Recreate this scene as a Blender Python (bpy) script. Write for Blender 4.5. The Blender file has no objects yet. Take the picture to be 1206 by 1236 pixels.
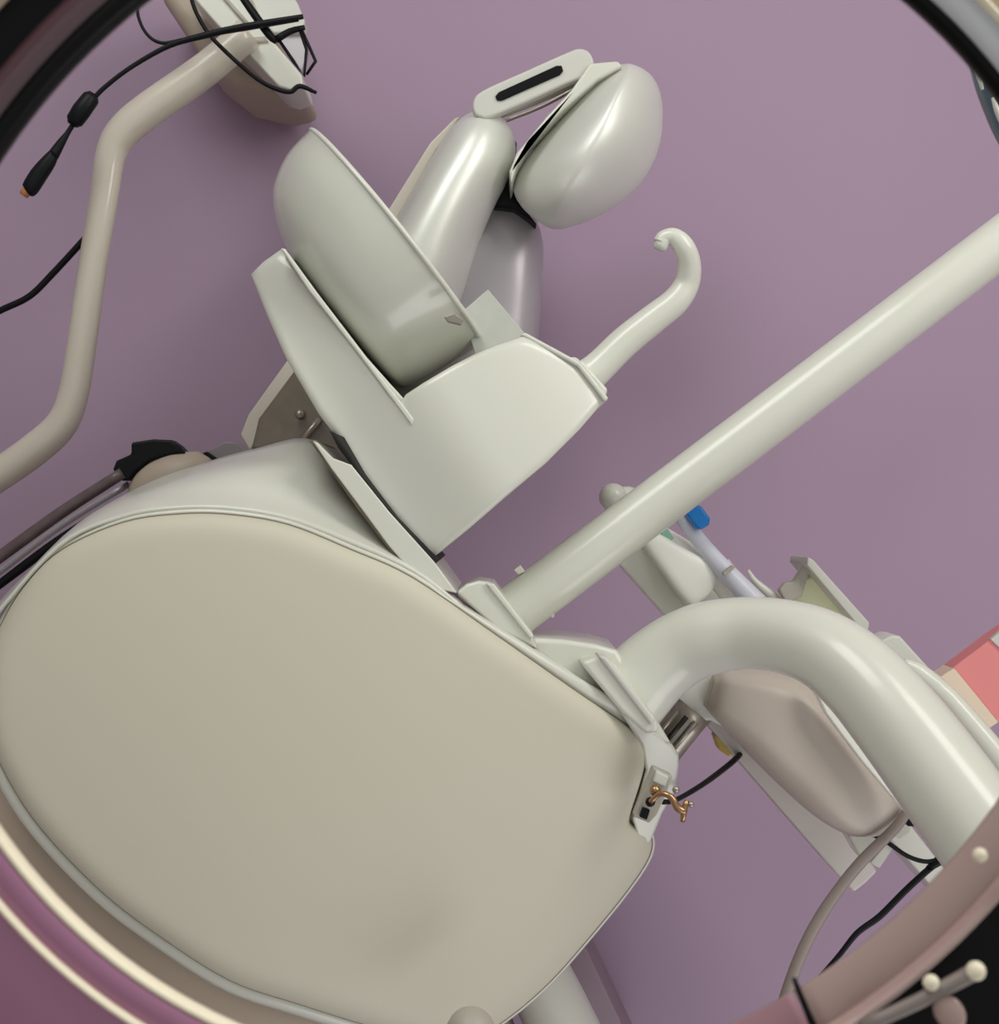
import bpy, bmesh, math
from mathutils import Vector, Matrix
PI = math.pi
S = bpy.context.scene
COL = S.collection

# ---------------- camera, world, lights, exposure ----------------
F = 1700.0                      # focal length in pixels of the 1206 x 1236 frame
CX, CY = 603.0, 618.0
CAM = Vector((0, 0, 1.05))
CR, SR = math.cos(math.radians(53)), math.sin(math.radians(53))   # camera rolled 53 degrees
RIGHT = Vector((CR, 0, SR)); UP = Vector((-SR, 0, CR)); BACK = Vector((0, -1, 0))
cd = bpy.data.cameras.new('camera'); cam = bpy.data.objects.new('camera', cd); COL.objects.link(cam)
cam.matrix_world = Matrix(((RIGHT.x, UP.x, BACK.x, CAM.x), (RIGHT.y, UP.y, BACK.y, CAM.y),
                           (RIGHT.z, UP.z, BACK.z, CAM.z), (0, 0, 0, 1)))
cd.sensor_fit = 'HORIZONTAL'; cd.sensor_width = 36; cd.lens = 36*F/1206
cd.clip_start = 0.02
cd.dof.use_dof = True; cd.dof.focus_distance = 1.5; cd.dof.aperture_fstop = 20
S.camera = cam

w = bpy.data.worlds.new('world'); S.world = w; w.use_nodes = True
bg = w.node_tree.nodes['Background']; bg.inputs[0].default_value = (0.97, 1.0, 0.96, 1); bg.inputs[1].default_value = 0.45

def area(name, loc, target, sx, sy, power, col=(1, 1, 1)):
    l = bpy.data.lights.new(name, 'AREA'); l.shape = 'RECTANGLE'; l.size = sx; l.size_y = sy
    l.energy = power; l.color = col
    o = bpy.data.objects.new(name, l); COL.objects.link(o); o.location = loc
    o.rotation_euler = (Vector(target)-Vector(loc)).to_track_quat('-Z', 'Y').to_euler()
    return o
area('ceiling_panel_light', (-0.1, 0.7, 2.66), (0.0, 1.5, 0.6), 1.5, 0.9, 23, (1.0, 0.98, 0.92))
area('window_light', (-1.9, 0.3, 1.7), (0.3, 1.9, 0.9), 0.9, 1.1, 17, (0.96, 1.0, 0.95))
area('side_fill_light', (2.05, 1.0, 0.75), (0.3, 2.2, 0.6), 1.6, 1.6, 15, (0.97, 0.99, 1.0))  # added light on the right, brightens the lower right wall

vs = S.view_settings
vs.view_transform = 'Standard'; vs.look = 'None'; vs.gamma = 1; vs.use_curve_mapping = False
vs.exposure = 0.26

# ---------------- helpers ----------------
def P(px, py, Y):
    """point at distance Y (metres) in front of the camera"""
    return CAM + RIGHT*((px-CX)/F*Y) + UP*(-(py-CY)/F*Y) + Vector((0, Y, 0))
def M(px, Y): return px/F*Y      # pixels to metres at distance Y

def link(name, me, mat, parent=None, smooth=True):
    if mat: me.materials.append(mat)
    if smooth:
        for p in me.polygons: p.use_smooth = True
    o = bpy.data.objects.new(name, me); COL.objects.link(o)
    if parent is not None:
        o.parent = parent
        pm = Matrix.Identity(4); q = parent
        while q:
            pm = q.matrix_basis @ pm
            if q.parent: pm = q.matrix_parent_inverse @ pm
            q = q.parent
        o.matrix_parent_inverse = pm.inverted()
    return o
def mesh(name, verts, faces, mat, parent=None, smooth=True, recalc=True):
    bm = bmesh.new()
    vs_ = [bm.verts.new(v) for v in verts]
    for f in faces:
        f2 = []
        for i in f:
            if not f2 or f2[-1] != i: f2.append(i)
        if len(set(f2)) > 2:
            try: bm.faces.new([vs_[i] for i in f2])
            except ValueError: pass
    bmesh.ops.remove_doubles(bm, verts=bm.verts, dist=1e-6)
    if recalc: bmesh.ops.recalc_face_normals(bm, faces=bm.faces)
    me = bpy.data.meshes.new(name); bm.to_mesh(me); bm.free()
    return link(name, me, mat, parent, smooth)

def empty(name, loc, label, cat, group=None):
    o = bpy.data.objects.new(name, None); COL.objects.link(o); o.location = loc
    o.empty_display_size = 0.05
    o['label'] = label; o['category'] = cat
    if group: o['group'] = group
    return o
def tag(o, label, cat, group=None):
    o['label'] = label; o['category'] = cat
    if group: o['group'] = group
    return o
def struct(o): o['kind'] = 'structure'; return o

def cat(pts, n=8, closed=False):
    """Catmull-Rom resampling of tuples"""
    pts = [tuple(map(float, p)) for p in pts]; N = len(pts); out = []
    segs = N if closed else N-1
    for i in range(segs):
        if closed: a, b, c, d = pts[(i-1) % N], pts[i], pts[(i+1) % N], pts[(i+2) % N]
        else:
            b, c = pts[i], pts[i+1]
            a = pts[i-1] if i > 0 else tuple(2*x-y for x, y in zip(b, c))
            d = pts[i+2] if i+2 < N else tuple(2*y-x for x, y in zip(b, c))
        for k in range(n):
            t = k/n; t2 = t*t; t3 = t2*t
            out.append(tuple(0.5*(2*b[j]+(c[j]-a[j])*t+(2*a[j]-5*b[j]+4*c[j]-d[j])*t2+(3*b[j]-a[j]-3*c[j]+d[j])*t3) for j in range(len(b))))
    if not closed: out.append(pts[-1])
    return out

def prism(name, outline, Y, depth, mat, parent=None, bev=0.002, seg=3, tilt=None):
    """outline (px) at distance Y, extruded straight back by depth metres; the edges rounded"""
    n = len(outline)
    fr = [P(x, y, Y + (tilt(x, y) if tilt else 0)) for x, y in outline]
    bk = [p + Vector((0, depth, 0)) for p in fr]
    faces = [list(range(n)), list(range(2*n-1, n-1, -1))] + [[i, (i+1) % n, n+(i+1) % n, n+i] for i in range(n)]
    o = mesh(name, fr+bk, faces, mat, parent)
    if bev > 0:
        b = o.modifiers.new('bevel', 'BEVEL'); b.width = bev; b.segments = seg; b.limit_method = 'ANGLE'; b.angle_limit = math.radians(50)
        b.harden_normals = False
        wn = o.modifiers.new('wn', 'WEIGHTED_NORMAL'); wn.keep_sharp = True
    return o

def tube(name, pts, mat, parent=None, seg=16, n=6, smooth_path=True, flat=1.0):
    """pts: (px, py, Y, radius_px)"""
    q = cat(pts, n) if smooth_path else pts
    c = [P(a[0], a[1], a[2]) for a in q]; r = [M(a[3], a[2]) for a in q]
    verts = []; faces = []
    prevn = None
    for i in range(len(c)):
        t = (c[min(i+1, len(c)-1)]-c[max(i-1, 0)]).normalized()
        nn = Vector((0, 1, 0)) if prevn is None else prevn
        nn = (nn - t*nn.dot(t)).normalized(); prevn = nn
        b = t.cross(nn)
        for k in range(seg):
            a = 2*PI*k/seg
            verts.append(c[i] + (nn*math.cos(a)*flat + b*math.sin(a))*r[i])
    for i in range(len(c)-1):
        for k in range(seg):
            faces.append([i*seg+k, i*seg+(k+1) % seg, (i+1)*seg+(k+1) % seg, (i+1)*seg+k])
    faces.append(list(range(seg))); L = (len(c)-1)*seg
    faces.append([L+k for k in range(seg-1, -1, -1)])
    return mesh(name, verts, faces, mat, parent)

def loft(name, sections, mat, parent=None, seg=40, e=2.0, n=6, cap=True):
    """sections (Lx, Ly, Rx, Ry, Y, half_depth_m): superellipse slices from L to R"""
    q = cat(sections, n) if n > 1 else sections
    verts = []; faces = []
    for s in q:
        ys = s[4] - (0.65*s[5] if e > 2.2 else 0)
        L, R = P(s[0], s[1], ys), P(s[2], s[3], ys)
        L.y = R.y = s[4]
        c = (L+R)/2; h = (R-L)/2; d = Vector((0, s[5], 0))
        for k in range(seg):
            a = 2*PI*k/seg; ca, sa = math.cos(a), math.sin(a)
            u = math.copysign(abs(ca)**(2/e), ca); v = math.copysign(abs(sa)**(2/e), sa)
            verts.append(c+h*u+d*v)
    for i in range(len(q)-1):
        for k in range(seg):
            faces.append([i*seg+k, i*seg+(k+1) % seg, (i+1)*seg+(k+1) % seg, (i+1)*seg+k])
    if cap:
        faces.append(list(range(seg))); L = (len(q)-1)*seg
        faces.append([L+k for k in range(seg-1, -1, -1)])
    o = mesh(name, verts, faces, mat, parent)
    o.modifiers.new('wn', 'WEIGHTED_NORMAL')
    return o

def dome(name, outline, Y, H, mat, parent=None, R=40.0, back=0.02, cen=None, rings=30, tilt=None):
    """closed outline with a rounded border R px wide and H metres high, solid to the back; tilt bends the whole face"""
    n = len(outline)
    cx = sum(a for a, b in outline)/n if cen is None else cen[0]
    cy = sum(b for a, b in outline)/n if cen is None else cen[1]
    tl = tilt or (lambda x, y: 0.0)
    def dist(x, y):
        best = 1e9
        for i in range(n):
            ax, ay = outline[i-1]; bx, by = outline[i]
            dx, dy = bx-ax, by-ay; l2 = dx*dx+dy*dy or 1e-9
            t = max(0, min(1, ((x-ax)*dx+(y-ay)*dy)/l2))
            best = min(best, math.hypot(ax+t*dx-x, ay+t*dy-y))
        return best
    verts = []; faces = []
    for x, y in outline:
        p = P(x, y, Y+tl(x, y)); verts.append(p + Vector((0, back, 0)))
    faces.append(list(range(n-1, -1, -1)))
    def pt(x, y, d):
        p = P(x, y, Y+tl(x, y)); u = max(0.0, 1-d/R)
        h = H*math.sqrt(max(0.0, 1-u**2.6))
        return p + Vector((0, -h, 0))
    for j in range(rings):
        s_ = 1-(j/rings)**1.7
        for x, y in outline:
            xx, yy = cx+(x-cx)*s_, cy+(y-cy)*s_
            verts.append(pt(xx, yy, 0 if j == 0 else dist(xx, yy)))
    for j in range(rings):
        a, b = j*n, (j+1)*n
        faces += [[a+i, a+(i+1) % n, b+(i+1) % n, b+i] for i in range(n)]
    L = rings*n; verts.append(pt(cx, cy, 1e3)); ci = len(verts)-1
    faces += [[L+i, L+(i+1) % n, ci] for i in range(n)]
    return mesh(name, verts, faces, mat, parent)

def box(name, lo, hi, mat, parent=None, bev=0):
    x0, y0, z0 = lo; x1, y1, z1 = hi
    v = [Vector(a) for a in ((x0,y0,z0),(x1,y0,z0),(x1,y1,z0),(x0,y1,z0),(x0,y0,z1),(x1,y0,z1),(x1,y1,z1),(x0,y1,z1))]
    o = mesh(name, v, [[0,1,2,3],[4,5,6,7],[0,1,5,4],[1,2,6,5],[2,3,7,6],[3,0,4,7]], mat, parent, smooth=False)
    if bev:
        b = o.modifiers.new('bevel', 'BEVEL'); b.width = bev; b.segments = 3
    return o
def ball(name, px, py, Y, r, mat, parent=None, sc=(1, 1, 1)):
    bm = bmesh.new(); bmesh.ops.create_uvsphere(bm, u_segments=20, v_segments=12, radius=1)
    c = P(px, py, Y); R = M(r, Y)
    for v in bm.verts: v.co = c + Vector((v.co.x*sc[0], v.co.y*sc[1], v.co.z*sc[2]))*R
    me = bpy.data.meshes.new(name); bm.to_mesh(me); bm.free()
    return link(name, me, mat, parent)

def srgb(r, g, b):
    f = lambda c: (c/255/12.92) if c/255 <= 0.04045 else ((c/255+0.055)/1.055)**2.4
    return (f(r), f(g), f(b), 1)
def mat(name, rgb, rough=0.4, metal=0.0, coat=0.0, noise=0.03, scale=6.0, trans=0.0, alpha=1.0, bump=0.0, rvar=0.0):
    m = bpy.data.materials.new(name); m.use_nodes = True
    nt = m.node_tree; b = nt.nodes['Principled BSDF']
    col = srgb(*rgb)
    tc = nt.nodes.new('ShaderNodeTexCoord'); nz = nt.nodes.new('ShaderNodeTexNoise')
    nz.inputs['Scale'].default_value = scale; nz.inputs['Detail'].default_value = 4
    nt.links.new(tc.outputs['Object'], nz.inputs['Vector'])
    mx = nt.nodes.new('ShaderNodeMix'); mx.data_type = 'RGBA'
    mx.inputs[6].default_value = tuple(c*(1-noise) for c in col[:3])+(1,)
    mx.inputs[7].default_value = tuple(min(1, c*(1+noise)) for c in col[:3])+(1,)
    nt.links.new(nz.outputs['Fac'], mx.inputs[0]); nt.links.new(mx.outputs[2], b.inputs['Base Color'])
    b.inputs['Roughness'].default_value = rough; b.inputs['Metallic'].default_value = metal
    b.inputs['Coat Weight'].default_value = coat; b.inputs['Coat Roughness'].default_value = 0.08
    b.inputs['Transmission Weight'].default_value = trans; b.inputs['Alpha'].default_value = alpha
    if bump:
        bp = nt.nodes.new('ShaderNodeBump'); bp.inputs['Strength'].default_value = bump; bp.inputs['Distance'].default_value = 0.002
        n2 = nt.nodes.new('ShaderNodeTexNoise'); n2.inputs['Scale'].default_value = scale*12
        nt.links.new(tc.outputs['Object'], n2.inputs['Vector']); nt.links.new(n2.outputs['Fac'], bp.inputs['Height'])
        nt.links.new(bp.outputs['Normal'], b.inputs['Normal'])
    return m

m_wall = mat('mauve wall paint', (166, 143, 166), 0.85, noise=0.05, scale=2.5, bump=0.05)
m_floor = mat('grey floor', (150, 140, 140), 0.6)
m_ceil = mat('white ceiling', (225, 222, 215), 0.8)
m_sidew = mat('pale side wall', (205, 196, 200), 0.8)
m_white = mat('glossy white plastic', (212, 213, 202), 0.3, coat=0.3, noise=0.015)
m_cover = mat('cream white cover', (202, 198, 180), 0.62, coat=0.0, noise=0.012)
m_gap = mat('dark joint', (30, 28, 24), 0.7)
m_seam = mat('panel joint', (120, 112, 96), 0.7)
m_side = mat('taupe shaded side', (176, 160, 142), 0.5)  # shade of the unit's underside put into the colour
m_silver = mat('satin silver', (222, 224, 216), 0.38, metal=0.3, noise=0.04)
m_lilac = mat('lilac grey shell', (176, 170, 176), 0.35, metal=0.3)
m_black = mat('black rubber', (12, 14, 18), 0.45)
m_bgloss = mat('black gloss', (10, 10, 13), 0.4)
m_bgloss.node_tree.nodes['Principled BSDF'].inputs['Specular IOR Level'].default_value = 0.15
m_black.node_tree.nodes['Principled BSDF'].inputs['Specular IOR Level'].default_value = 0.2
m_tube = mat('warm white tube', (205, 197, 184), 0.25, coat=0.3)
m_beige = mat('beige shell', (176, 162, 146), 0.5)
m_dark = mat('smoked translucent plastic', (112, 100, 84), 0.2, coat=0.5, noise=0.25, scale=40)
m_bowl = mat('frosted bowl', (214, 216, 204), 0.22, coat=0.4, noise=0.02, trans=0.12)
m_tab = mat('frosted clear tab', (205, 208, 200), 0.35, alpha=0.72, noise=0.08, scale=60)
m_white_lit = mat('lit white plastic', (244, 245, 236), 0.35)  # lit copy of the white plastic, lighter to offset the arm's shadow
m_latch = mat('grey brown latch', (128, 118, 122), 0.4)
m_light = mat('pale grey plastic', (202, 202, 194), 0.4)
m_grey = mat('mid grey plastic', (172, 167, 156), 0.45)
m_lowplate = mat('taupe plate', (206, 199, 194), 0.5)
m_drawer = mat('warm grey drawer', (190, 180, 170), 0.45)
m_metal = mat('brushed steel', (165, 158, 148), 0.35, metal=0.8)
m_steel = mat('dark steel', (60, 56, 52), 0.35, metal=0.8)
m_brass = mat('brass', (176, 140, 104), 0.25, metal=0.9)
m_blue = mat('blue cap', (0, 110, 185), 0.35)
m_green = mat('green label', (150, 196, 176), 0.5)
m_pale = mat('bluish white plastic', (212, 214, 226), 0.35)
m_pink = mat('pink carton', (226, 138, 138), 0.6, noise=0.06)
m_cream = mat('cream carton', (226, 208, 186), 0.6)
m_ygreen = mat('pale green pad', (240, 244, 206), 0.6)
m_yellow = mat('yellow plug', (190, 165, 80), 0.4)
m_hose = mat('grey hose', (140, 128, 122), 0.45)
m_mottle = mat('mottled dark hose', (92, 78, 80), 0.4, noise=0.5, scale=60)
m_orange = mat('orange connector', (190, 130, 80), 0.4)
m_plum = mat('plum frame reflection', (92, 62, 70), 0.2, coat=0.4, noise=0.1)
m_fpurple = mat('purple frame reflection', (172, 118, 150), 0.35, noise=0.08)  # reflected purple painted as the rim's colour
m_fpink = mat('pink brown frame', (184, 156, 150), 0.35, noise=0.06, coat=0.3)
m_fpink2 = mat('pink plum frame', (168, 124, 134), 0.35, noise=0.06, coat=0.3)
m_fgrey = mat('silver grey frame', (215, 216, 222), 0.35)
m_fcream = mat('cream frame lip', (250, 240, 214), 0.3)
m_fbeige = mat('beige backing', (200, 180, 158), 0.5)
m_bluegrey = mat('blue grey handle', (78, 96, 112), 0.3, coat=0.4)
m_shade = mat('mauve grey post shadow', (150, 130, 142), 0.6)  # colour of the support post's cast shadow

# ---------------- the room ----------------
WY = 2.25
struct(box('wall_back', (-2.2, WY, 0), (2.2, WY+0.1, 2.7), m_wall))
struct(box('wall_left', (-2.3, -1.2, 0), (-2.2, WY+0.1, 2.7), m_sidew))
struct(box('wall_right', (2.2, -1.2, 0), (2.3, WY+0.1, 2.7), m_sidew))
struct(box('floor', (-2.3, -1.2, -0.1), (2.3, WY+0.1, 0), m_floor))
struct(box('ceiling', (-2.3, -1.2, 2.7), (2.3, WY+0.1, 2.8), m_ceil))

# ---------------- dental unit ----------------
c0 = P(300, 900, 1.6)
unit = empty('dental_unit', (c0.x, 1.62, 0), 'large cream white dental unit with broad egg shaped front cover', 'dental unit')
YB = 1.45
cover_px = [(-16,840),(-14,795),(0,758),(30,708),(75,664),(149,631),(219,621),(279,622),(348,634),(423,664),(498,698),(600,768),
            (650,803),(700,838),(751,872),(772,888),(781,903),(781,915),(773,945),(760,986),(764,996),(784,1006),(784,1032),(758,1073),(711,1131),(664,1184),(617,1225),(575,1250),
            (520,1256),(438,1235),(358,1210),(279,1183),(199,1133),(124,1076),(50,999),(8,935),(-12,885)]
def offs(pts, d):
    n = len(pts); out = []
    for i in range(n):
        a, b = pts[i-1], pts[(i+1) % n]
        tx, ty = b[0]-a[0], b[1]-a[1]; l = math.hypot(tx, ty) or 1
        dd = d(pts[i]) if callable(d) else d
        out.append((pts[i][0]+ty/l*dd, pts[i][1]-tx/l*dd))
    return out
cover = cat(cover_px, 5, True)
# bend: the lower right of the cover rolls away from the viewer
def roll(x, y):
    t = max(0.0, ((x-430)*0.66+(y-900)*0.75)/300.0)
    g = ((x-330)**2+(y-880)**2)/(450.0**2)
    return 0.035*g + 0.085*min(1.4, t)**2
dome('front_cover', cover, YB, 0.016, m_cover, unit, R=34, cen=(330, 920), tilt=roll, rings=40)
# rim round the cover: thin joint line, then a light lip
def hoop(name, base, o0, o1, Y, depth, mt, parent, tilt, rnd=0.3):
    inn = offs(base, o0); out = offs(base, o1); n = len(base)
    mid = [(a[0]+(b[0]-a[0])*(1-rnd), a[1]+(b[1]-a[1])*(1-rnd)) for a, b in zip(inn, out)]
    h = 0.003
    A = [P(x, y, Y+tilt(x, y)) for x, y in inn]
    B = [P(x, y, Y+tilt(x, y)) for x, y in mid]
    C_ = [P(x, y, Y+h+tilt(x, y)) for x, y in out]
    D = [p+Vector((0, depth, 0)) for p in C_]
    E_ = [p+Vector((0, depth+h, 0)) for p in A]
    L = [A, B, C_, D, E_]; v = [p for r in L for p in r]
    f = []
    for j in range(5):
        k = (j+1) % 5
        f += [[j*n+i, j*n+(i+1) % n, k*n+(i+1) % n, k*n+i] for i in range(n)]
    return mesh(name, v, f, mt, parent)
def rimw(p):
    x, y = p
    w_ = 6.0
    if x > 560 and y < 900: w_ = 6 + (x-560)/220*16
    elif x > 730 and y < 1000: w_ = 22
    elif x > 520: w_ = 4
    elif y > 860: w_ = 4 + 11*sstep((y-860)/90)*(1 if x < 420 else max(0.2, 1-(x-420)/110))
    return w_
def sstep(t): t = max(0.0, min(1.0, t)); return t*t*(3-2*t)
hoop('cover_joint', cover, -2, 2.0, YB+0.001, 0.01, m_seam, unit, roll)
hoop('cover_rim', cover, 0.5, rimw, YB+0.003, 0.06, m_white, unit, roll)
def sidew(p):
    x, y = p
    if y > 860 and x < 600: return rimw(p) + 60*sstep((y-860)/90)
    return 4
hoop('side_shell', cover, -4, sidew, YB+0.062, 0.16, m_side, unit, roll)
prism('corner_block', [(740,846),(776,874),(812,899),(820,912),(820,925),(816,955),(800,982),(787,1014),(776,1030),(764,990),(780,930),(774,900)],
      YB-0.012, 0.10, m_white, unit, bev=0.004, tilt=roll)
# shoulder surface from cover rim up to the back ridge
def surf(name, rows, mt, parent, thick=0.004, n=6):
    rows = [cat(r, n) for r in rows]; cols = list(zip(*rows))
    cols = [cat(c, 6) for c in cols]
    rows = list(zip(*cols)); R = len(rows); C = len(rows[0])
    v = [P(*p) for r in rows for p in r]
    f = [[i*C+j, i*C+j+1, (i+1)*C+j+1, (i+1)*C+j] for i in range(R-1) for j in range(C-1)]
    o = mesh(name, v, f, mt, parent)
    s = o.modifiers.new('solid', 'SOLIDIFY'); s.thickness = thick; s.offset = 0
    return o
surf('shoulder', [
    [(-20,760,1.47),(70,660,1.47),(149,624,1.47),(215,614,1.47),(279,615,1.47),(348,627,1.47),(425,656,1.47),(500,690,1.47),(560,735,1.47)],
    [(-10,742,1.51),(80,648,1.50),(155,612,1.50),(222,600,1.50),(290,598,1.50),(355,608,1.50),(428,638,1.50),(496,680,1.50),(556,728,1.51)],
    [(0,728,1.57),(96,633,1.56),(172,595,1.56),(235,578,1.55),(300,568,1.54),(362,572,1.53),(426,612,1.53),(490,670,1.54),(552,722,1.55)],
    [(10,715,1.66),(110,625,1.66),(185,582,1.65),(245,561,1.64),(310,543,1.62),(378,533,1.60),(424,590,1.60),(486,662,1.60),(550,716,1.60)]],
    m_white, unit)
prism('back_shell', [(20,740),(120,640),(200,590),(250,570),(312,556),(374,545),(424,602),(486,672),(550,725),(640,790),(760,890),(740,1000),(600,1130),(350,1130),(150,1010),(40,900)],
      1.62, 0.22, m_white, unit, bev=0.015)
# neck wedge between shoulder and bowl housing
prism('neck', [(377,532),(383,534),(402,553),(424,561),(470,618),(524,678),(552,716),(530,712),(500,694),(470,660),(430,606),(400,566)],
      1.478, 0.20, m_white, unit, bev=0.003)
prism('neck_joint', [(374,533),(380,531),(402,562),(448,626),(486,668),(500,690),(494,690),(470,664),(430,612)], 1.482, 0.18, m_seam, unit, bev=0)
prism('bowl_joint', [(398,520),(414,527),(440,572),(480,625),(530,676),(524,682),(508,668),(470,628),(430,570),(408,540)], 1.480, 0.18, m_gap, unit, bev=0)
# bowl housing: collar + cup platform
def dense(pts, step=9.0):
    out = []
    for i in range(len(pts)):
        a, b = pts[i], pts[(i+1) % len(pts)]
        k = max(1, int(math.hypot(b[0]-a[0], b[1]-a[1])/step))
        out += [(a[0]+(b[0]-a[0])*j/k, a[1]+(b[1]-a[1])*j/k) for j in range(k)]
    return out
def sstep(t): t = max(0.0, min(1.0, t)); return t*t*(3-2*t)
house_px = [(303,331),(318,316),(339,301),(420,405),(474,478),(484,486),(490,476),(513,461),(545,442),(572,428),(599,417),(632,406),(666,420),(700,437),(720,460),(732,481),(700,518),
            (660,558),(612,598),(566,638),(523,673),(500,652),(476,624),(455,600),(432,568),(408,530),(385,500),(366,468),(345,432),(322,380)]
def htilt(x, y):
    a = (x-418)*0.63+(y-400)*0.77                    # along the collar
    # collar lies a little deeper than the platform, soft crease between
    d = ((x-497)*0.83-(y-512)*0.56)                  # across the crease, positive on the platform side
    c = 0.030*(1-sstep((d+75)/135.0))
    r = ((x-500)*0.8-(y-600)*0.6)/210.0
    return c + 0.020*(min(a-40, 0)/150.0)**2 + 0.030*max(0.0, r)**2
collar = dome('bowl_housing', dense(house_px), 1.47, 0.007, m_white, unit, R=12, back=0.22, cen=(482, 556), tilt=htilt, rings=34)
prism('platform_lip', [(628,404),(634,401),(700,437),(735,481),(730,485),(697,442)], 1.50, 0.12, m_white, unit, bev=0.002)
# frosted glass tab standing behind the platform
prism('glass_tab', [(589,349),(635,404),(604,420),(575,432),(558,376)], 1.56, 0.008, m_tab, unit, bev=0.001)
# faucet
fa = tube('water_spout', [(700,462,1.58,24),(722,444,1.58,20),(755,412,1.58,19),(790,384,1.58,18),(815,364,1.58,17),(829,342,1.58,15.5),(832,318,1.57,14),(825,297,1.56,13),(813,286,1.56,11),(801,287,1.56,9),(797,293,1.56,9)], m_white, unit, n=5)
tube('spout_nozzle', [(808,283,1.56,7),(800,292,1.56,9),(796,301,1.56,8)], m_light, fa, n=2)
ball('spout_collar', 692, 440, 1.53, 9, m_white, unit)
prism('spout_base', [(694,438),(702,434),(734,470),(730,482),(722,478)], 1.555, 0.05, m_white, unit, bev=0.003)
# bowl
def bl(t, L, R, Y=1.6, d=None):
    cx, cy = 478-0.77*t, 288+0.63*t
    hd = (d if d is not None else (R-L)/2)
    return (cx+0.63*L, cy+0.77*L, cx+0.63*R, cy+0.77*R, Y, M(hd, Y))
bowl = loft('bowl', [bl(50,-20,40), bl(48,-100,120), bl(30,-140,146), bl(3,-152,156), bl(-1,-156,160), bl(0,-160,163), bl(5,-161,163), bl(40,-156,160), bl(75,-138,156), bl(95,-113,150),
             bl(108,-82,141), bl(115,-40,122), bl(118,5,90), bl(119,30,60)], m_bowl, unit, e=2.0, n=4)
loft('bowl_rim', [bl(-3,-157,161), bl(-4,-160,164), bl(-2,-163,167), bl(1,-163,167), bl(3,-160,164)], m_white, bowl, n=2)
prism('bowl_clip', [(536,382),(548,378),(560,386),(556,392),(540,388)], 1.46, 0.01, m_metal, bowl, bev=0.001)
prism('seat_ledge', [(338,299),(344,300),(382,352),(440,428),(500,506),(497,514),(430,424),(372,350)], 1.475, 0.12, m_white, collar, bev=0.002)
prism('seat_ring', [(425,420),(440,428),(470,462),(492,486),(486,490),(462,464)], 1.49, 0.08, m_white, collar, bev=0.002)
prism('bowl_well', [(352,320),(420,400),(497,508),(540,446),(600,416),(560,380),(420,330)], 1.66, 0.06, m_light, collar, bev=0.002)
# base plates on the top edge of the unit
ps = prism('pole_socket', [(550,716),(563,705),(578,701),(592,703),(604,716),(642,765),(650,785),(600,760)], 1.50, 0.10, m_white, unit, bev=0.004)
prism('socket_ridge', [(586,704),(596,704),(645,768),(641,772)], 1.495, 0.11, m_white, ps, bev=0.002)
prism('arm_plate', [(640,770),(680,772),(720,778),(745,785),(800,880),(812,900),(760,880),(690,830),(645,796)], 1.53, 0.14, m_white, unit, bev=0.006)
sk = prism('arm_socket', [(700,800),(716,794),(732,794),(742,800),(792,868),(796,884),(780,886),(750,860)], 1.49, 0.12, m_white, unit, bev=0.005)
prism('socket_ridge', [(722,792),(732,792),(792,868),(786,876)], 1.484, 0.13, m_light, sk, bev=0.003)
mc = tube('metal_coupling', [(795,912,1.62,23),(812,890,1.62,23),(838,858,1.62,23)], m_metal, unit, n=2)
for k in range(3):
    x0, y0 = 794+k*11, 874+k*7
    tube('coupling_rib', [(x0-3,y0+16,1.595,3.2),(x0+24,y0-16,1.595,3.2)], m_steel if k % 2 else m_metal, mc, n=2, seg=8)
# hardware recess with brass valve
rc = prism('connector_recess', [(789,926),(812,937),(805,958),(793,984),(784,994),(765,986),(776,958)], 1.488, 0.02, m_grey, unit, bev=0.002)
prism('connector_cap', [(792,930),(808,938),(803,950),(788,944)], 1.482, 0.01, m_light, rc, bev=0.002)
prism('switch', [(776,975),(785,978),(781,990),(772,986)], 1.482, 0.01, m_black, rc, bev=0.001)
ball('brass_nut', 791, 954, 1.478, 7, m_brass, rc)
ball('black_fitting', 785, 968, 1.478, 6, m_black, rc)
va = tube('tap_valve', [(785,968,1.47,3),(797,958,1.465,3.5),(810,962,1.46,4),(818,975,1.46,5),(828,980,1.46,4)], m_brass, unit, n=4, seg=10)
tube('valve_handle', [(829,966,1.46,3),(826,978,1.46,4),(824,992,1.46,3)], m_brass, va, n=2, seg=8)
ball('valve_knob', 816, 953, 1.46, 4.5, m_metal, va)
ball('valve_knob', 834, 971, 1.46, 4, m_metal, va)
# lower foot parts seen under the belly, with a modelled shadow
ball('foot_knob', 568, 1246, 1.43, 30, m_grey, unit, (1, 1, 1))
tube('support_post', [(640,1160,1.85,40),(670,1220,1.85,42),(720,1330,1.85,46)], m_light, unit, n=3)
prism('post_shadow', [(690,1120),(708,1145),(790,1320),(740,1330),(660,1160)], 2.0, 0.2, m_shade, unit, bev=0.004)  # shadow of the post on the wall, built as a solid
# pedestal down to the floor
pc = P(220, 900, 1.62)
box('pedestal', (pc.x-0.15, 1.56, 0.0), (pc.x+0.17, 1.80, pc.z-0.1), m_white, unit, bev=0.02)
box('pedestal_foot', (pc.x-0.25, 1.50, 0.0), (pc.x+0.27, 1.88, 0.05), m_grey, unit, bev=0.015)

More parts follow.
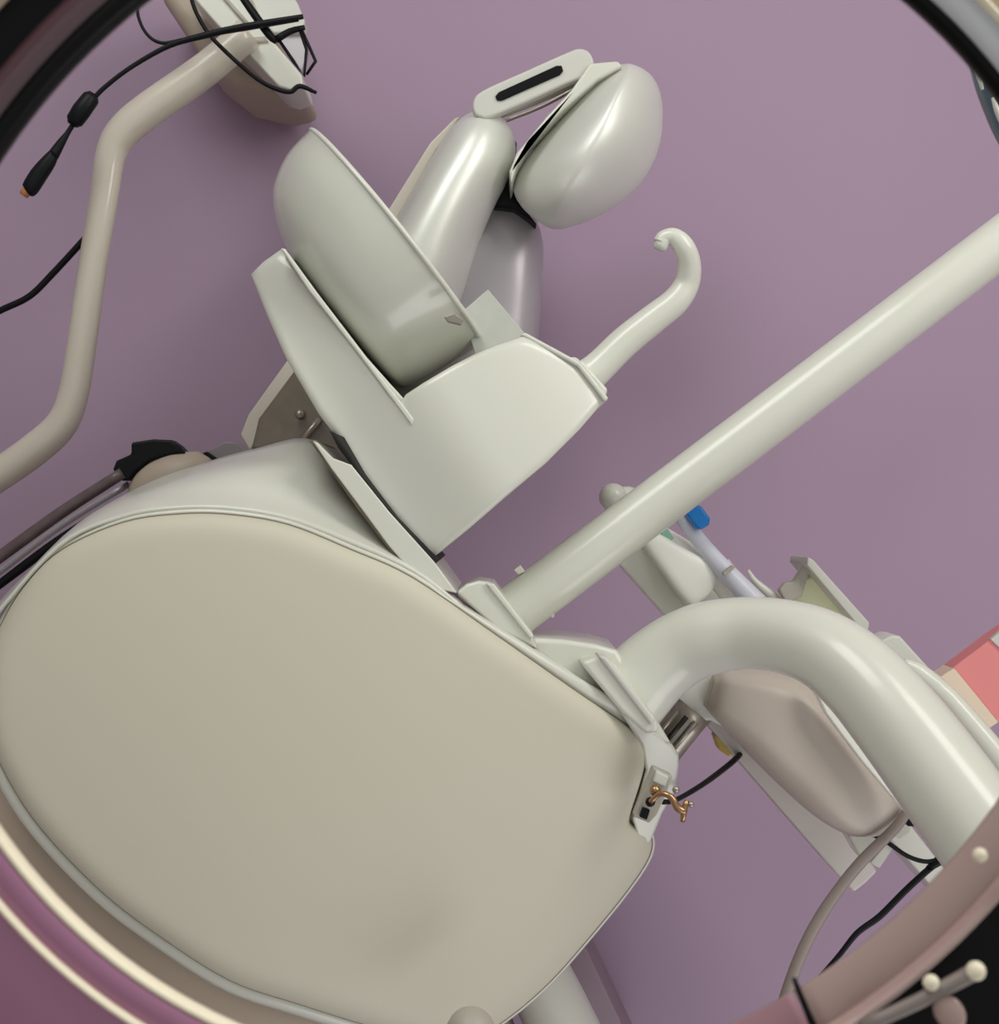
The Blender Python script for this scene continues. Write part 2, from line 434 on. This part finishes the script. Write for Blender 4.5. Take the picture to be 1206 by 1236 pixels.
# ---------------- vertical lamp pole ----------------
b0 = P(622, 738, 1.57)
pole = empty('lamp_pole', b0, 'straight white upright pole rising from the socket at the unit edge', 'pole')
tube('pole_tube', [(600,752,1.57,32),(622,737,1.57,32),(900,527,1.57,31),(1206,294,1.57,30),(1420,131,1.57,29)], m_white, pole, n=4, seg=32)
tube('pole_glint', [(1188,312,1.55,3),(1204,298,1.55,6),(1240,270,1.55,6)], m_white, pole, n=3, seg=12)  # white glint at the pole's lower edge, modelled as a sliver
prism('set_screw', [(620,688),(628,682),(634,690),(626,694)], 1.56, 0.012, m_white, pole, bev=0.001)
prism('set_screw', [(664,738),(670,742),(668,746),(660,742)], 1.56, 0.012, m_white, pole, bev=0.001)

# ---------------- big curved arm ----------------
arm = empty('curved_support_arm', P(765, 832, 1.56), 'thick glossy white arm arching from the unit over to the right', 'arm')
tube('arm_tube', [(750,850,1.56,50),(768,829,1.56,49),(790,806,1.555,47),(822,783,1.545,45),(856,770,1.53,44.5),(902,764,1.51,43.5),(950,769,1.48,45),(995,785,1.45,48),(1038,818,1.42,52),
                  (1082,868,1.39,56),(1128,928,1.36,59),(1176,994,1.33,61),(1240,1080,1.30,63),(1300,1160,1.28,64)], m_white, arm, n=6, seg=48)

# ---------------- bent tube at the left ----------------
lt = empty('bent_tube_arm', P(0, 575, 1.9), 'slim warm white bent tube left of the bowl, two elbows', 'tube arm')
tube('tube_section', [(-60,608,1.9,20),(0,572,1.9,20),(45,540,1.9,20),(74,512,1.9,19),(88,478,1.9,18),(98,420,1.9,17.5),(112,320,1.9,17),(126,236,1.9,17),(134,186,1.9,18),(148,160,1.9,20),(178,134,1.9,21),(248,84,1.9,20),(300,40,1.9,19)], m_tube, lt, n=6, seg=28)

# ---------------- dental chair (backrest and headrest behind the bowl) ----------------
ch = empty('dental_chair', (P(300, 520, 1.95).x, 1.98, 0), 'silver backed dental chair with pivoted oval headrest behind the bowl', 'dental chair')
loft('backrest', [(574,138,592,138,1.95,0.012),(558,145,612,150,1.95,0.05),(540,164,622,172,1.95,0.075),(520,196,618,204,1.95,0.09),(496,238,596,250,1.95,0.10),(472,280,575,300,1.95,0.105),(440,330,556,360,1.95,0.105),(400,400,520,440,1.95,0.10),(350,480,470,540,1.95,0.09)], m_silver, ch, n=5)
prism('backrest_pad', [(556,140),(549,142),(519,172),(464,260),(350,430),(300,500),(290,525),(302,545),(312,526),(366,450),(476,270),(526,182)], 1.93, 0.12, m_tube, ch, bev=0.006)
loft('lower_shell', [(600,215,640,240,2.06,0.05),(560,250,656,285,2.06,0.07),(530,300,656,330,2.06,0.08),(510,350,652,392,2.06,0.08),(500,420,646,450,2.06,0.08)], m_lilac, ch, e=3.0)
prism('neck_joint', [(612,150),(624,172),(616,196),(625,240),(650,272),(620,252),(580,248),(590,220)], 1.97, 0.06, m_black, ch, bev=0.006)
hb = prism('headrest_bar', cat([(572,136),(571,122),(582,109),(630,87),(684,63),(700,58),(712,63),(717,78),(706,93),(686,100),(640,121),(592,141),(580,141)], 4, True), 1.88, 0.02, m_light, ch, bev=0.004)
prism('bar_slot', [(598,116),(602,111),(672,79),(678,79),(680,85),(676,90),(606,121),(600,121)], 1.877, 0.006, m_bgloss, hb, bev=0.001)
tube('bar_strut', [(600,142,1.93,3),(650,122,1.93,3.5),(704,94,1.93,6)], m_grey, ch, n=3, seg=10)
tube('bar_strut', [(604,148,1.95,2.5),(655,128,1.95,2.5),(706,100,1.95,3)], m_metal, ch, n=3, seg=10)
hd = loft('headrest_shell', [(768,82,748,78,1.93,0.01),(786,92,726,90,1.93,0.045),(797,112,700,116,1.93,0.072),(800,140,672,148,1.93,0.088),(796,176,645,180,1.93,0.096),(780,212,625,208,1.93,0.094),(750,244,620,230,1.93,0.08),(716,264,630,250,1.93,0.058),(684,275,650,267,1.93,0.025),(672,276,664,274,1.93,0.008)], m_silver, ch, e=1.45, n=5)
prism('headrest_pad', [(712,76),(746,73),(752,80),(722,96),(680,132),(640,172),(624,200),(617,222),(615,206),(624,184),(660,140),(690,108)], 1.87, 0.11, m_white, ch, bev=0.006)
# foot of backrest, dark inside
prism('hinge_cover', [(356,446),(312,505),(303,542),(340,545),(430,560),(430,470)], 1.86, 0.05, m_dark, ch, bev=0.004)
tube('hinge_rail', [(360,536,1.85,4),(386,506,1.85,4)], m_metal, ch, n=2, seg=10)
ball('hinge_rivet', 362, 500, 1.85, 6, m_metal, ch)
sc_ = P(400, 830, 1.95)
box('seat', (sc_.x-0.20, 1.92, sc_.z-0.30), (sc_.x+0.16, 2.16, sc_.z-0.10), m_beige, ch, bev=0.03)
box('chair_column', (sc_.x-0.10, 1.95, 0.0), (sc_.x+0.08, 2.12, sc_.z-0.28), m_grey, ch, bev=0.02)

# ---------------- hose holder at the left ----------------
hh = empty('hose_holder', P(200, 575, 1.72), 'beige holder with black grip and two dark mottled hoses behind the unit', 'hose holder')
loft('holder_body', [(196,548,240,545,1.72,0.015),(170,566,256,556,1.72,0.03),(157,585,262,575,1.72,0.035),(154,612,262,600,1.72,0.035)], m_beige, hh)
prism('grip', [(158,534),(185,530),(206,531),(216,538),(224,547),(205,549),(180,556),(163,570),(155,580),(143,580),(136,566),(140,556),(158,548)], 1.70, 0.03, m_black, hh, bev=0.003)
tube('hose', [(-30,694,1.70,7.5),(0,672,1.70,7.5),(75,618,1.70,7.5),(148,571,1.70,7)], m_mottle, hh, n=6)
tube('hose', [(-30,728,1.70,5),(0,705,1.70,5.5),(75,650,1.70,6),(158,600,1.70,6)], m_black, hh, n=6)
tube('inner_rail', [(-30,712,1.73,4),(0,690,1.73,4),(75,634,1.73,4),(156,584,1.73,4)], m_lilac, hh, n=4)
gk = prism('grey_latch', [(244,548),(272,533),(286,534),(302,546),(300,556),(264,560)], 1.74, 0.03, m_latch, hh, bev=0.002)
prism('latch_slot', [(244,547),(250,545),(266,556),(262,560)], 1.736, 0.01, m_black, gk, bev=0.001)

# ---------------- instrument table hanging at the right ----------------
dt = empty('instrument_table', P(950, 930, 1.72), 'grey white instrument table hanging beneath the curved arm', 'instrument table')
loft('drawer_body', [(858,812,846,850,1.72,0.10),(880,806,862,868,1.72,0.12),(940,812,900,905,1.72,0.13),(986,832,945,952,1.72,0.13),(1040,900,985,988,1.72,0.13),(1080,952,1016,1006,1.72,0.12),(1096,976,1040,1008,1.72,0.10)], m_drawer, dt, e=4.5)
prism('bright_edge', [(980,826),(986,829),(1010,855),(1060,920),(1100,980),(1094,982),(1040,918),(998,862)], 1.56, 0.02, m_white_lit, dt, bev=0.002)
prism('under_tray', [(853,874),(870,848),(905,860),(1060,1052),(1046,1066),(1031,1078),(1018,1064)], 1.78, 0.14, m_lowplate, dt, bev=0.004)
prism('tray_clip', [(1050,1042),(1076,1012),(1082,1018),(1062,1048)], 1.79, 0.02, m_light, dt, bev=0.001)
prism('white_holder', [(1024,1008),(1048,1004),(1080,977),(1100,990),(1100,1006),(1088,1014),(1078,1008),(1044,1042),(1036,1030)], 1.66, 0.05, m_white, dt, bev=0.003)
br = prism('side_bracket', [(790,862),(822,832),(856,812),(900,862),(882,882),(858,870),(838,872),(822,886),(800,880)], 1.64, 0.06, m_light, dt, bev=0.004)
ball('bracket_hole', 868, 849, 1.638, 6.5, m_black, br, (1, 0.4, 1))
prism('yellow_plug', [(862,888),(872,886),(888,906),(880,914),(868,905)], 1.80, 0.03, m_yellow, dt, bev=0.002)
# upper shelf of the table
prism('shelf_side', [(745,678),(760,660),(775,655),(866,768),(820,760),(803,743)], 1.74, 0.05, m_white_lit, dt, bev=0.003)
dome('shelf_end', cat([(775,652),(790,642),(830,664),(856,678),(864,694),(860,712),(846,726),(830,730),(800,690)], 4, True), 1.70, 0.008, m_white_lit, dt, back=0.05, R=14)
prism('shelf_deck', [(858,690),(878,712),(940,790),(1180,1100),(1150,1100),(840,745)], 1.78, 0.12, m_light, dt, bev=0.003)
ball('shelf_knob', 740, 600, 1.76, 17, m_white, dt)
tube('knob_arm', [(738,603,1.78,15),(768,604,1.78,14),(790,640,1.78,14),(800,680,1.78,14)], m_white, dt, n=3)
tube('handle_bar', [(1090,800,1.56,6),(1110,812,1.56,11),(1140,838,1.56,13),(1170,872,1.55,14.5),(1200,908,1.54,15),(1240,960,1.53,15)], m_white, dt, n=5)
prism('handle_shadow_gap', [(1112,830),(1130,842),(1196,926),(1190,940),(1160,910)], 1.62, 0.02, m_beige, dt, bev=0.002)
prism('control_box', [(1062,774),(1078,767),(1087,768),(1136,822),(1190,890),(1160,900),(1100,830)], 1.64, 0.06, m_light, dt, bev=0.003)

# instruments and small goods on the table
def instrument(name, label, parts, loc, group=None):
    e = empty(name, loc, label, 'dental instrument', group)
    for p in parts: p(e)
    return e
instrument('capped_handpiece', 'bluish white handpiece with bright blue cap beside the pole', [
    lambda e: tube('handle', [(822,624,1.71,9),(850,660,1.70,10),(880,694,1.69,12),(925,740,1.69,14)], m_pale, e, n=4),
    lambda e: prism('blue_cap', [(828,620),(838,610),(846,610),(858,626),(856,634),(846,640),(840,636)], 1.67, 0.03, m_blue, e, bev=0.003),
    lambda e: prism('collar_ring', [(872,692),(884,682),(888,685),(876,696)], 1.668, 0.01, m_grey, e, bev=0.001)], P(925, 740, 1.69))
instrument('labelled_handpiece', 'white handpiece with pale green label nearest the pole', [
    lambda e: tube('handle', [(798,644,1.74,10),(830,668,1.73,13),(858,694,1.72,10),(885,728,1.72,9)], m_white_lit, e, n=4),
    lambda e: prism('green_label', [(798,640),(806,638),(814,650),(806,656),(800,652)], 1.70, 0.012, m_green, e, bev=0.001)], P(885, 728, 1.72))
instrument('slim_scaler', 'thin white scaler tip standing just right of blue capped handpiece', [
    lambda e: tube('handle', [(903,688,1.72,2),(912,702,1.72,4),(935,722,1.72,6),(950,740,1.72,6)], m_white, e, n=3, seg=10),
    lambda e: tube('tip', [(878,676,1.72,2.5),(884,686,1.72,3.5),(900,706,1.72,5)], m_white, e, n=3, seg=10)], P(950, 740, 1.72))
tag(prism('triangular_tray', [(975,672),(982,676),(1050,752),(1048,762),(1038,758),(974,682)], 1.68, 0.10, m_light, None, bev=0.002), 'thin cream plate leaning upright above the curved arm', 'plate')
tag(prism('green_pad', [(962,702),(984,694),(1012,724),(1044,770),(1000,780),(950,730)], 1.72, 0.04, m_ygreen, None, bev=0.003), 'pale yellow green pad behind the leaning cream plate', 'pad')
tag(prism('grey_clip', [(940,712),(948,703),(958,702),(972,680),(980,682),(968,720),(950,730)], 1.70, 0.015, m_grey, None, bev=0.003), 'small grey clip at the left of the green pad', 'clip')
gb = empty('glove_carton', P(1190, 830, 1.9), 'pink carton with cream edge at the right border', 'carton')
prism('carton_body', [(1150,806),(1206,764),(1300,700),(1340,790),(1206,874),(1200,866)], 1.92, 0.04, m_pink, gb, bev=0.002)
prism('carton_end', [(1134,818),(1152,806),(1206,872),(1194,880)], 1.915, 0.045, m_cream, gb, bev=0.002)
prism('carton_flap', [(1196,772),(1210,760),(1240,740),(1240,790),(1212,786)], 1.915, 0.01, m_light, gb, bev=0.001)

# ---------------- cables and hoses ----------------
tag(tube('black_cable', [(800,968,1.50,3.2),(815,966,1.52,3.2),(845,949,1.60,3.4),(870,931,1.70,3.6),(887,917,1.76,3.6),(898,905,1.80,3.6)], m_black, None, n=5, seg=10), 'short black cable running from the brass valve to the table', 'cable')
tag(tube('grey_hose', [(1098,975,1.60,6),(1080,1000,1.60,6.5),(1040,1040,1.60,7),(1008,1080,1.60,7),(980,1125,1.60,7.5),(958,1175,1.60,7.5),(942,1230,1.60,8),(930,1300,1.6,8)], m_hose, None, n=6, seg=14), 'grey hose curving down below the instrument table', 'hose')
bc = empty('plug_cable', P(1140, 1035, 1.62), 'black cable with flared plug dropping along the frame rim', 'cable')
tube('cable', [(1140,1034,1.62,4.5),(1118,1052,1.62,4),(1092,1076,1.62,4),(1062,1106,1.62,4),(1035,1126,1.62,3.6),(1014,1152,1.62,3.2),(990,1180,1.62,3.2)], m_black, bc, n=5, seg=10)
loft('plug', [(1140,1022,1152,1036,1.62,0.008),(1132,1032,1140,1042,1.62,0.007),(1118,1046,1122,1052,1.62,0.004)], m_black, bc, n=3, seg=16)
lc = empty('looped_cable', P(1098, 990, 1.62), 'thin black cable loop under the white holder', 'cable')
tube('cable', [(1048,1005,1.63,2.6),(1070,1016,1.62,2.8),(1095,1033,1.62,2.8),(1118,1040,1.62,2.8),(1138,1036,1.62,2.8)], m_black, lc, n=5, seg=10)
prism('strain_relief', [(1092,986),(1102,981),(1112,990),(1126,1002),(1110,998),(1096,998)], 1.61, 0.014, m_black, lc, bev=0.002)

# ---------------- device on wall at top with cables ----------------
dv = empty('wall_device', P(300, 40, 2.1), 'white boxy device seen edge on at the top, cables wrapped over', 'device')
prism('beige_back', [(180,-40),(196,0),(245,72),(285,104),(335,116),(372,108),(330,40),(310,-40)], 2.04, 0.18, m_beige, dv, bev=0.02)  # beige slab behind the white frame
prism('white_frame', [(212,-30),(237,2),(262,30),(300,66),(336,104),(350,108),(366,102),(364,90),(330,50),(300,10),(270,-30)], 1.92, 0.10, m_white, dv, bev=0.003)
prism('groove', [(262,-10),(268,-10),(305,32),(300,34)], 1.917, 0.01, m_grey, dv, bev=0)
prism('groove', [(288,46),(320,44),(324,50),(294,54)], 1.917, 0.01, m_grey, dv, bev=0)
prism('grey_shelf', [(290,-30),(345,-20),(360,5),(368,25),(366,38),(330,40),(312,20)], 1.97, 0.03, m_light, dv, bev=0.003)
prism('grey_side', [(330,40),(362,34),(372,60),(364,86),(340,52)], 1.98, 0.02, m_lilac, dv, bev=0.002)
uc = empty('usb_cable', P(44, 215, 1.8), 'black usb cable with ferrite bead hanging from the device', 'cable')
tube('cable', [(366,20,1.80,3),(320,28,1.80,4),(285,34,1.80,4),(250,42,1.80,4),(205,55,1.80,3.2),(160,80,1.80,2.8),(128,104,1.80,2.8),(112,120,1.80,3),(100,132,1.80,3)], m_black, uc, n=6, seg=10)
tube('ferrite_bead', [(113,113,1.80,6),(110,118,1.80,10.5),(98,134,1.80,11.5),(90,146,1.80,10.5),(87,151,1.80,6)], m_black, uc, n=1, smooth_path=False, seg=14)
tube('cable_end', [(92,144,1.80,3),(82,160,1.80,3.2),(74,172,1.80,5),(64,188,1.80,7)], m_black, uc, n=4, seg=12)
tube('usb_plug', [(66,184,1.80,6),(58,196,1.80,9),(46,212,1.80,10.5),(36,228,1.80,10),(33,231,1.80,7)], m_black, uc, n=3, seg=14)
tube('connector_tip', [(36,226,1.80,7),(28,236,1.80,5.5)], m_orange, uc, n=2, seg=10)
wc = empty('wrapped_cord', P(320, 40, 1.78), 'thin black cord looped around the white device at the top', 'cord')
tube('cord_loop', [(228,-20,1.85,2.4),(234,8,1.85,2.6),(250,38,1.85,2.6),(272,62,1.85,2.6),(306,92,1.85,2.6),(330,106,1.85,2.8),(350,111,1.85,2.8),(362,104,1.85,3),(382,112,1.85,2)], m_black, wc, n=6, seg=10)
tube('cord_loop', [(165,-10,1.85,2),(167,20,1.85,2),(178,42,1.85,2),(196,52,1.85,2.2),(222,48,1.85,2.6)], m_black, wc, n=5, seg=10)
tube('cord_knot', [(288,-10,1.84,4.5),(306,16,1.84,5),(325,42,1.84,5),(334,50,1.84,4)], m_black, wc, n=4, seg=10)
tube('cord_knot', [(260,40,1.83,3),(300,32,1.83,4.5),(360,22,1.83,4)], m_black, wc, n=3, seg=10)
tube('cord_knot', [(333,48,1.84,4.5),(350,38,1.84,4),(368,33,1.84,3)], m_black, wc, n=3, seg=10)
tube('cord_strand', [(338,50,1.84,2),(355,75,1.84,2),(367,92,1.84,2),(370,60,1.84,2),(362,36,1.84,2)], m_black, wc, n=1, smooth_path=False, seg=8)
tube('cord_strand', [(364,36,1.84,2),(374,58,1.84,2),(381,74,1.84,2.2),(370,90,1.84,1.8)], m_black, wc, n=1, smooth_path=False, seg=8)
tag(tube('side_cable', [(-40,395,1.95,4),(0,375,1.95,4),(35,358,1.95,4),(62,332,1.95,4),(98,293,1.95,4),(118,270,1.95,4)], m_black, None, n=6, seg=10), 'black cable passing behind the bent tube at the left edge', 'cable')

# blue grey handle at upper right, its white highlights modelled as thin tubes
bh = empty('operating_lamp', P(1195, 110, 1.1), 'dark blue grey lamp with modelled white highlights just under the upper right rim', 'lamp')
loft('grip', [(1160,40,1215,30,1.1,0.02),(1170,72,1230,60,1.1,0.02),(1180,108,1240,100,1.1,0.02),(1196,150,1250,140,1.1,0.018),(1210,180,1250,170,1.1,0.012)], m_bluegrey, bh)
tube('white_highlight', [(1173,60,1.07,1.5),(1179,84,1.07,3.5),(1186,108,1.07,2)], m_light, bh, n=3, seg=8)
tube('white_highlight', [(1198,118,1.07,1.5),(1204,134,1.07,4),(1212,156,1.07,2)], m_light, bh, n=3, seg=8)

# ---------------- round mirror-like frame around the view, reflections painted as section colours ----------------
YR = 0.5
fc = (607.0, 569.0)
def ringpt(a, off):
    """a: degrees anticlockwise from image right; off: pixels outward from the inner edge"""
    t = math.radians(a-45)
    r = 1/math.sqrt((math.cos(t)/750)**2 + (math.sin(t)/712)**2) + off
    return fc[0]+r*math.cos(math.radians(a)), fc[1]-r*math.sin(math.radians(a))
frame = empty('round_frame', P(607, 569, YR+0.01), 'wide round rim with reflections painted as black, silver and pinkish brown sections at the picture corners', 'rim')
def band(name, a0, a1, prof, mt, parent, n=40):
    """prof: (offset_px, forward_m) profile swept round the ring"""
    v = []; f = []; k = len(prof)
    for i in range(n+1):
        a = a0+(a1-a0)*i/n
        for off, h in prof:
            x, y = ringpt(a, off); v.append(P(x, y, YR) + Vector((0, -h, 0)))
    for i in range(n):
        for j in range(k):
            f.append([i*k+j, i*k+(j+1) % k, (i+1)*k+(j+1) % k, (i+1)*k+j])
    f.append(list(range(k))); f.append([n*k+j for j in range(k-1, -1, -1)])
    o = mesh(name, v, f, mt, parent)
    o.modifiers.new('wn', 'WEIGHTED_NORMAL')
    return o
def arcprof(o0, o1, h0, h1, back=-0.002, k=8):
    """half round bead between two offsets"""
    p = []
    for i in range(k+1):
        t = PI*i/k
        p.append(((o0+o1)/2-(o1-o0)/2*math.cos(t), h0+(h1-h0)*math.sin(t)))
    return p + [(o1, back), (o0, back)]
def flat(o0, o1, ha, hb, back=-0.002): return [(o0, ha), (o1, hb), (o1, back), (o0, back)]
# upper left: black gloss with plum reflection painted on the bevel
s = band('frame_segment', 92, 181, flat(24, 62, 0.006, 0.002), m_plum, frame)
band('inner_lip', 92, 181, arcprof(0, 26, 0, 0.006), m_bgloss, s)
band('outer_flange', 92, 181, flat(62, 105, 0.002, 0.004), m_bgloss, s)
band('outer_lip', 92, 181, arcprof(105, 150, 0.002, 0.008), m_fbeige, s)
# upper right: silver grey bevel, cream lip
s = band('frame_segment', 2, 91.5, flat(14, 42, 0.004, 0.008), m_fgrey, frame)
band('inner_lip', 2, 91.5, arcprof(-2, 18, 0, 0.004), m_bgloss, s)
band('outer_lip', 2, 91.5, arcprof(40, 56, 0.004, 0.010), m_fcream, s)
band('outer_flange', 2, 91.5, flat(56, 160, 0.004, 0.004), m_fbeige, s)
# lower left: purple reflection painted on the bevel, cream lips as its highlights
s = band('frame_segment', 181.5, 262, flat(6, 42, 0.004, 0.004), m_fpurple, frame)
band('inner_lip', 181.5, 262, arcprof(-5, 8, 0, 0.004), m_fcream, s)
band('outer_lip', 181.5, 262, arcprof(40, 50, 0.004, 0.007), m_fcream, s)
band('outer_flange', 181.5, 262, flat(50, 160, 0.003, 0.003), m_fpurple, s)
# lower right: pink brown bevel with a joint, black flange
s = band('frame_segment', 299.2, 361.5, flat(6, 60, 0.000, 0.008), m_fpink, frame)
band('outer_lip', 299.2, 361.5, arcprof(50, 66, 0.006, 0.013), m_fpink, s)
band('outer_flange', 299.2, 361.5, flat(66, 220, 0.003, 0.003), m_bgloss, s)
s2 = band('frame_segment', 262.5, 299.0, flat(6, 60, 0.000, 0.008), m_fpink2, frame)
band('outer_lip', 262.5, 298.6, arcprof(50, 66, 0.006, 0.013), m_fpink2, s2)
band('outer_flange', 262.5, 298.6, flat(66, 220, 0.003, 0.003), m_bgloss, s2)
tube('joint_gap', [(958,1180,0.49,3),(972,1215,0.487,4),(985,1245,0.485,5)], m_bgloss, s2, n=2, seg=8)
ball('rivet', 1183, 1032, 0.485, 9, m_fcream, s)
pin = tube('glint_rod', [(1040,1240,0.48,8),(1110,1208,0.48,9),(1178,1172,0.48,10)], m_hose, s, n=3, seg=12)  # grey highlight stripe on the black flange, modelled as a rod
ball('glint_end', 1178, 1172, 0.478, 12, m_fcream, pin)
ball('glint_end', 1124, 1186, 0.478, 10, m_fcream, pin)
ball('clasp_stud', 1146, 1222, 0.48, 20, m_fpink, s, (1.2, 0.5, 0.9))

for o in list(COL.objects):
    if o.type == 'MESH' and o.parent is None and 'label' not in o and 'kind' not in o:
        print('UNTAGGED', o.name)
